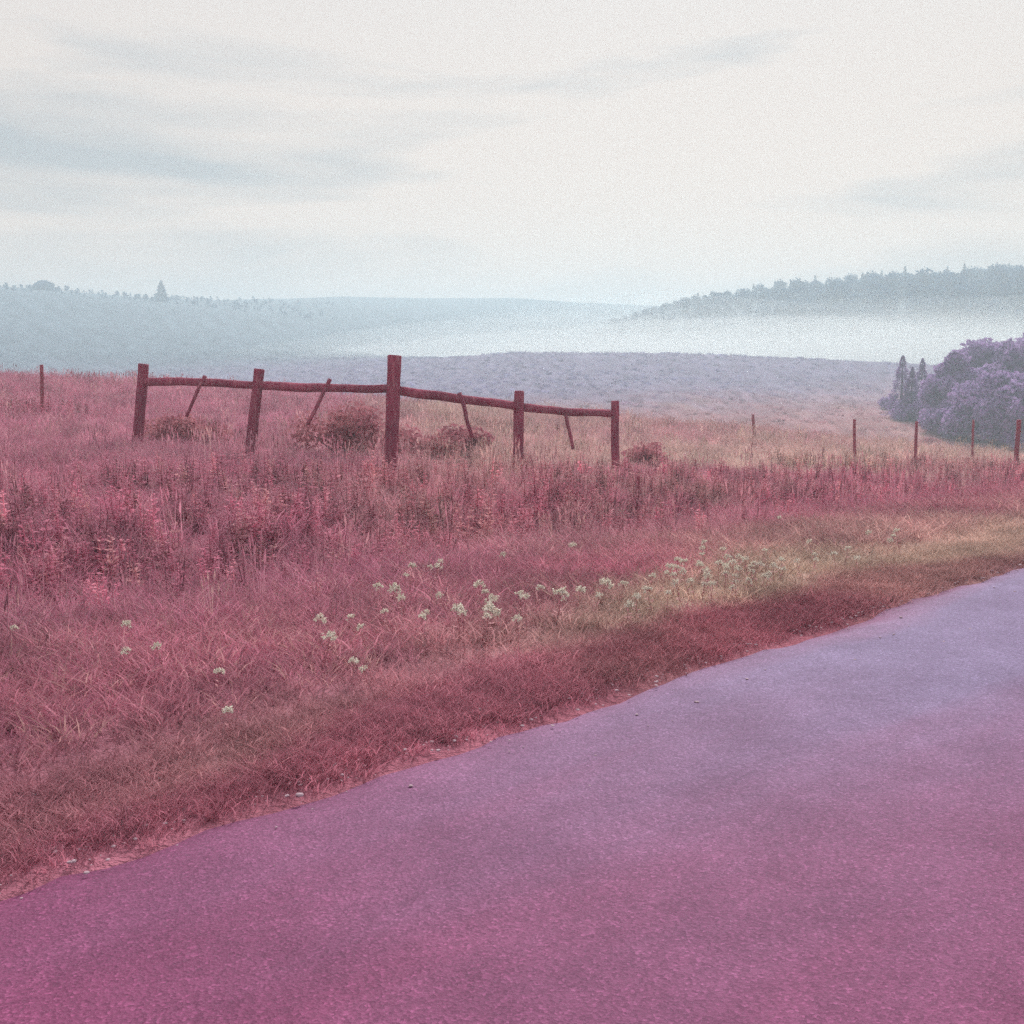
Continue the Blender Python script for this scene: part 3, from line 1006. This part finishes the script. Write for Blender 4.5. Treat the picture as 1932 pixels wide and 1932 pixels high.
EXTRA = [(1270,1085),(1300,1042),(1310,1058),(1337,1056),(1345,1070),(1357,1078),(1360,1036),(1372,1052),(1378,1072),(1388,1090),(1392,1069),(1400,1101),
 (1416,1048),(1420,1083),(1431,1062),(1441,1070),(1325,1103),(1300,1112),(1284,1068),(1246,1092),(1222,1086),(1205,1102),(950,1160),(890,1135),(915,1118),
 (840,1140),(810,1150),(780,1110),(1010,1110),(1070,1135),(1120,1120),(1150,1085)]
BIG = [(901, 1105), (925, 1130), (1086, 1113), (1131, 1098), (739, 1106), (907, 1147), (931, 1149), (865, 1148), (607, 1203), (594, 1166), (1087, 1028), (1049, 1118)]
FL = [(959,1043),(1087,1028),(803,948),(1185,963),(901,1105),(851,1117),(925,1130),(865,1148),(907,1147),(931,1149),(875,1159),(921,1166),
 (1049,1118),(1086,1113),(1131,1098),(1165,1101),(1233,1108),(739,1106),(717,1106),(765,1122),(737,1149),(683,1159),(594,1166),(607,1203),
 (697,1178),(697,1253),(661,1249),(791,1166),(821,1059),(817,1069),(803,1069),(771,1067),(757,1085),(985,1121),(993,1129),(977,1169),
 (1239,1076),(1263,1069),(1279,1055),(1297,1056),(1477,977),(1331,1031),(1343,1021),(1329,1045),(1317,1065),(1369,1067),
 (1383,1061),(1397,1045),(1411,1059),(1409,1077),(1379,1085),(1368,1082),(1389,1109),(1339,1081),(1313,1095),(1257,1119),
 (1471,1073),(1479,1053),(1513,1055),(1533,1056),(1539,1020),(1541,1044),(1579,1045),(1593,1034),(1615,1065),(1651,1002),(1701,998),
 (1687,1011),(1675,1017),(1395,1121),(1435,1035),(1447,1079),(1167,1103),(1199,1123),(1181,1135),(243,1175),(250,1223),(308,1215),
 (32,1185),(430,1359),(408,1267),(1425,1070),(1352,1062),(1304,1072),(1290,1090),(1345,1100),(1433,1092),(1362,1049),(1325,1082),(1460,1064),(1402,1090)]
FLOWER_LABEL = {
 (32, 1185): 'pale flower nearest the left edge of the picture',
 (243, 1175): 'upper of two pale flowers one above the other in the mauve grass at left',
 (250, 1223): 'lower of two pale flowers one above the other in the mauve grass at left',
 (308, 1215): 'faint pale flower just right of the stacked pair at left',
 (408, 1267): 'faint pale flower in the mauve grass halfway between the left pair and the road',
 (430, 1359): 'lone pale flower lowest of all, close to the road edge at lower left',
 (959, 1043): 'lone white flower in the dark weeds above the loose flower row',
 (1087, 1028): 'bright lone flower in the dark weeds below the fence post second from the right',
 (803, 948): 'small pale flower highest up, below the corner post',
 (1185, 963): 'small pale flower just below the last fence post at right',
 (594, 1166): 'upper of two large white flowers at the left end of the flower row',
 (607, 1203): 'lower of two large white flowers at the left end of the flower row',
 (661, 1249): 'small flower left of a pair at the lower left of the flower row',
 (697, 1253): 'small flower right of a pair at the lower left of the flower row',
 (1131, 1098): 'large round white flower at the right end of the loose row',
 (1086, 1113): 'tall bright flower left of the large round one in the loose row',
 (1049, 1118): 'bright flower third from the right end of the loose row',
 (901, 1105): 'large bright flower topmost in the cluster at the middle of the row',
 (851, 1117): 'slanting white flower just left of the bright cluster in the row',
 (739, 1106): 'right one of two large touching flowers left of the middle cluster',
 (717, 1106): 'left one of two large touching flowers left of the middle cluster',
 (1477, 977): 'tiny white flower highest up in the grass at right',
 (1615, 1065): 'pale flower nearest the road edge at the far right',
}
for k, (px, py) in enumerate(FL + EXTRA[::2]):
    big = (px, py) in BIG
    hgt = (0.13 + 0.09 * random.random()) if py < 1240 else 0.12
    p = hit(px, py, hgt)
    while road_st(p[0], p[1])[0] < 0.5 and hgt > 0.08:
        hgt -= 0.02
        p = hit(px, py, hgt)
    g = float(H(p[0], p[1]))
    o = empty('white_wildflower', (p[0], p[1], g), random.random() * 6.28)
    hz = max(0.11, p[2] - g) / 0.46
    wdt = (0.62 if big else 0.38) * (0.85 + 0.35 * random.random())
    o.scale = (wdt, wdt, hz)
    o.rotation_euler = (random.uniform(-0.35, 0.35), random.uniform(-0.3, 0.3), random.random() * 6.28)
    for me in flower_mesh(k % 6):
        c = bpy.data.objects.new(me.name.split('.')[0], me)
        link(c, o)
        if c.name.startswith('flower_head'):
            c.location = (0, 0, 0.46)
            c.scale = (1, 1, 1.25 * wdt / hz)
    if px < 460: lab = L_LEFT
    elif py < 1048 and px < 1300: lab = L_HIGH
    elif px < 1180: lab = L_ROW
    elif px < 1470: lab = L_DRIFT
    else: lab = L_FAR
    tag(o, FLOWER_LABEL.get((px, py), lab), 'flower', 'white wildflowers in the verge')

# ------------------------------------------------------------------ small stones lying on the tarmac
def pebble(seed, r):
    r2 = np.random.default_rng(seed)
    vs = [(0, 0, -0.45 * r)]; fs = []
    for k, (zz, q) in enumerate(((-0.2, 0.85), (0.15, 1.0), (0.42, 0.7))):
        for j in range(8):
            a = j * math.pi / 4
            w = r * q * (0.8 + 0.4 * r2.random())
            vs.append((math.cos(a) * w * 1.25, math.sin(a) * w, zz * r))
    vs.append((0, 0, 0.55 * r))
    for j in range(8):
        j2 = (j + 1) % 8
        fs.append([0, 1 + j2, 1 + j])
        for k in range(2):
            fs.append([1 + k * 8 + j, 1 + k * 8 + j2, 9 + k * 8 + j2, 9 + k * 8 + j])
        fs.append([17 + j, 17 + j2, 25])
    return np.array(vs), fs
for k, (px, py, r, lab) in enumerate([
    (903, 1342, 0.016, 'tiny pale stone at the grass edge of the road, middle of the picture'),
    (566, 1524, 0.013, 'pale flat stone lying on the road at lower left'),
    (1888, 1420, 0.011, 'small pale stone on the road near the right edge'),
    (1440, 1162, 0.013, 'small stone where the grass meets the road at right'),
    (1800, 1600, 0.009, 'tiny stone chip on the road at lower right'),
]):
    p = hit(px, py)
    s_, t_ = road_st(p[0], p[1])
    o = mesh_obj('stone', *pebble(400 + k, r), M_STONE)
    zz = float(road_z(t_)) + 0.008 if s_ < 0 else float(H(p[0], p[1]))
    o.location = (p[0], p[1], zz + r * 0.3)
    tag(o, lab, 'stone', 'stones on the road')

t_grit = [template('grit', *pebble(420 + i, 0.006), M_STONE, False) for i in range(5)]
n = 3200
tt = -4 + 18 * rng.random(n); ss = 0.02 + 0.13 * rng.normal(size=n)
ss = np.where(rng.random(n) < 0.12, -0.1 - 1.2 * rng.random(n) ** 2, ss)
x, y = (ss + S0) * RN[0] + tt * RD[0], (ss + S0) * RN[1] + tt * RD[1]
zz = np.maximum(np.where(ss < 0, road_z(tt) + 0.004, -9), H(x, y)) + 0.002
scatter('edge_gravel', np.stack([x, y, zz], 1), rng.random(n) * 6.28, 0.35 + 1.1 * rng.random(n) ** 2.5, t_grit,
        'loose grit along the crumbling edge of the road', 'gravel', M_STONE)

# ------------------------------------------------------------------ mist lying in the valley, and the air itself
def lens(cx, cy, cz, rx, ry, rz, seed, nu=48, nv=18):
    vs, fs = [], []
    for i in range(nv + 1):
        ph = math.pi * i / nv
        for j in range(nu):
            th = 2 * math.pi * j / nu
            k = 1 + 0.22 * float(hashnoise(np.array([math.cos(th) * 2 + seed]), np.array([math.sin(th) * 2 + ph * 1.5]), seed)[0])
            vs.append((cx + rx * k * math.sin(ph) * math.cos(th), cy + ry * k * math.sin(ph) * math.sin(th), cz + rz * math.cos(ph) * (1 + 0.55 * float(hashnoise(np.array([math.cos(th) * 3.2 * math.sin(ph) + seed * 2.7]), np.array([math.sin(th) * 3.2 * math.sin(ph)]), seed + 20)[0]))))
    for i in range(nv):
        for j in range(nu):
            fs.append([i * nu + j, (i + 1) * nu + j, (i + 1) * nu + (j + 1) % nu, i * nu + (j + 1) % nu])
    return np.array(vs), fs
MIST = [
    (60, 186, -2.5, 112, 34, 11.6, 0.006, 'thin ragged top of the white valley mist'),
    (64, 186, -2.5, 106, 32, 9.8, 0.009, 'upper layer of the white valley mist'),
    (68, 186, -2.5, 98, 30, 8.0, 0.013, 'middle layer of the white valley mist'),
    (72, 186, -2.5, 88, 26, 6.2, 0.018, 'dense low core of the white valley mist'),
]
for k, (cx, cy, cz, rx, ry, rz, den, lab) in enumerate(MIST):
    mist = mesh_obj('valley_mist', *lens(cx, cy, cz, rx, ry, rz, 3 + k), volume_material('mist_volume', (0.93, 0.975, 1.0), den, 0.55))
    tag(mist, lab, 'mist', None, 'stuff')

hx, hy0, hy1, hz0, hz1 = 700.0, -700.0, 700.0, -12.0, 23.0
hv = [(sx * hx, yy, zz) for zz in (hz0, hz1) for yy in (hy0, hy1) for sx in (-1, 1)]
haze = mesh_obj('haze', hv, [[0, 2, 3, 1], [4, 5, 7, 6], [0, 1, 5, 4], [2, 6, 7, 3], [0, 4, 6, 2], [1, 3, 7, 5]],
                volume_material('haze_volume', (0.69, 0.855, 0.95), 0.0032, 0.42), None, False)
tag(haze, 'pale blue haze filling the air over the field', 'haze', None, 'stuff')
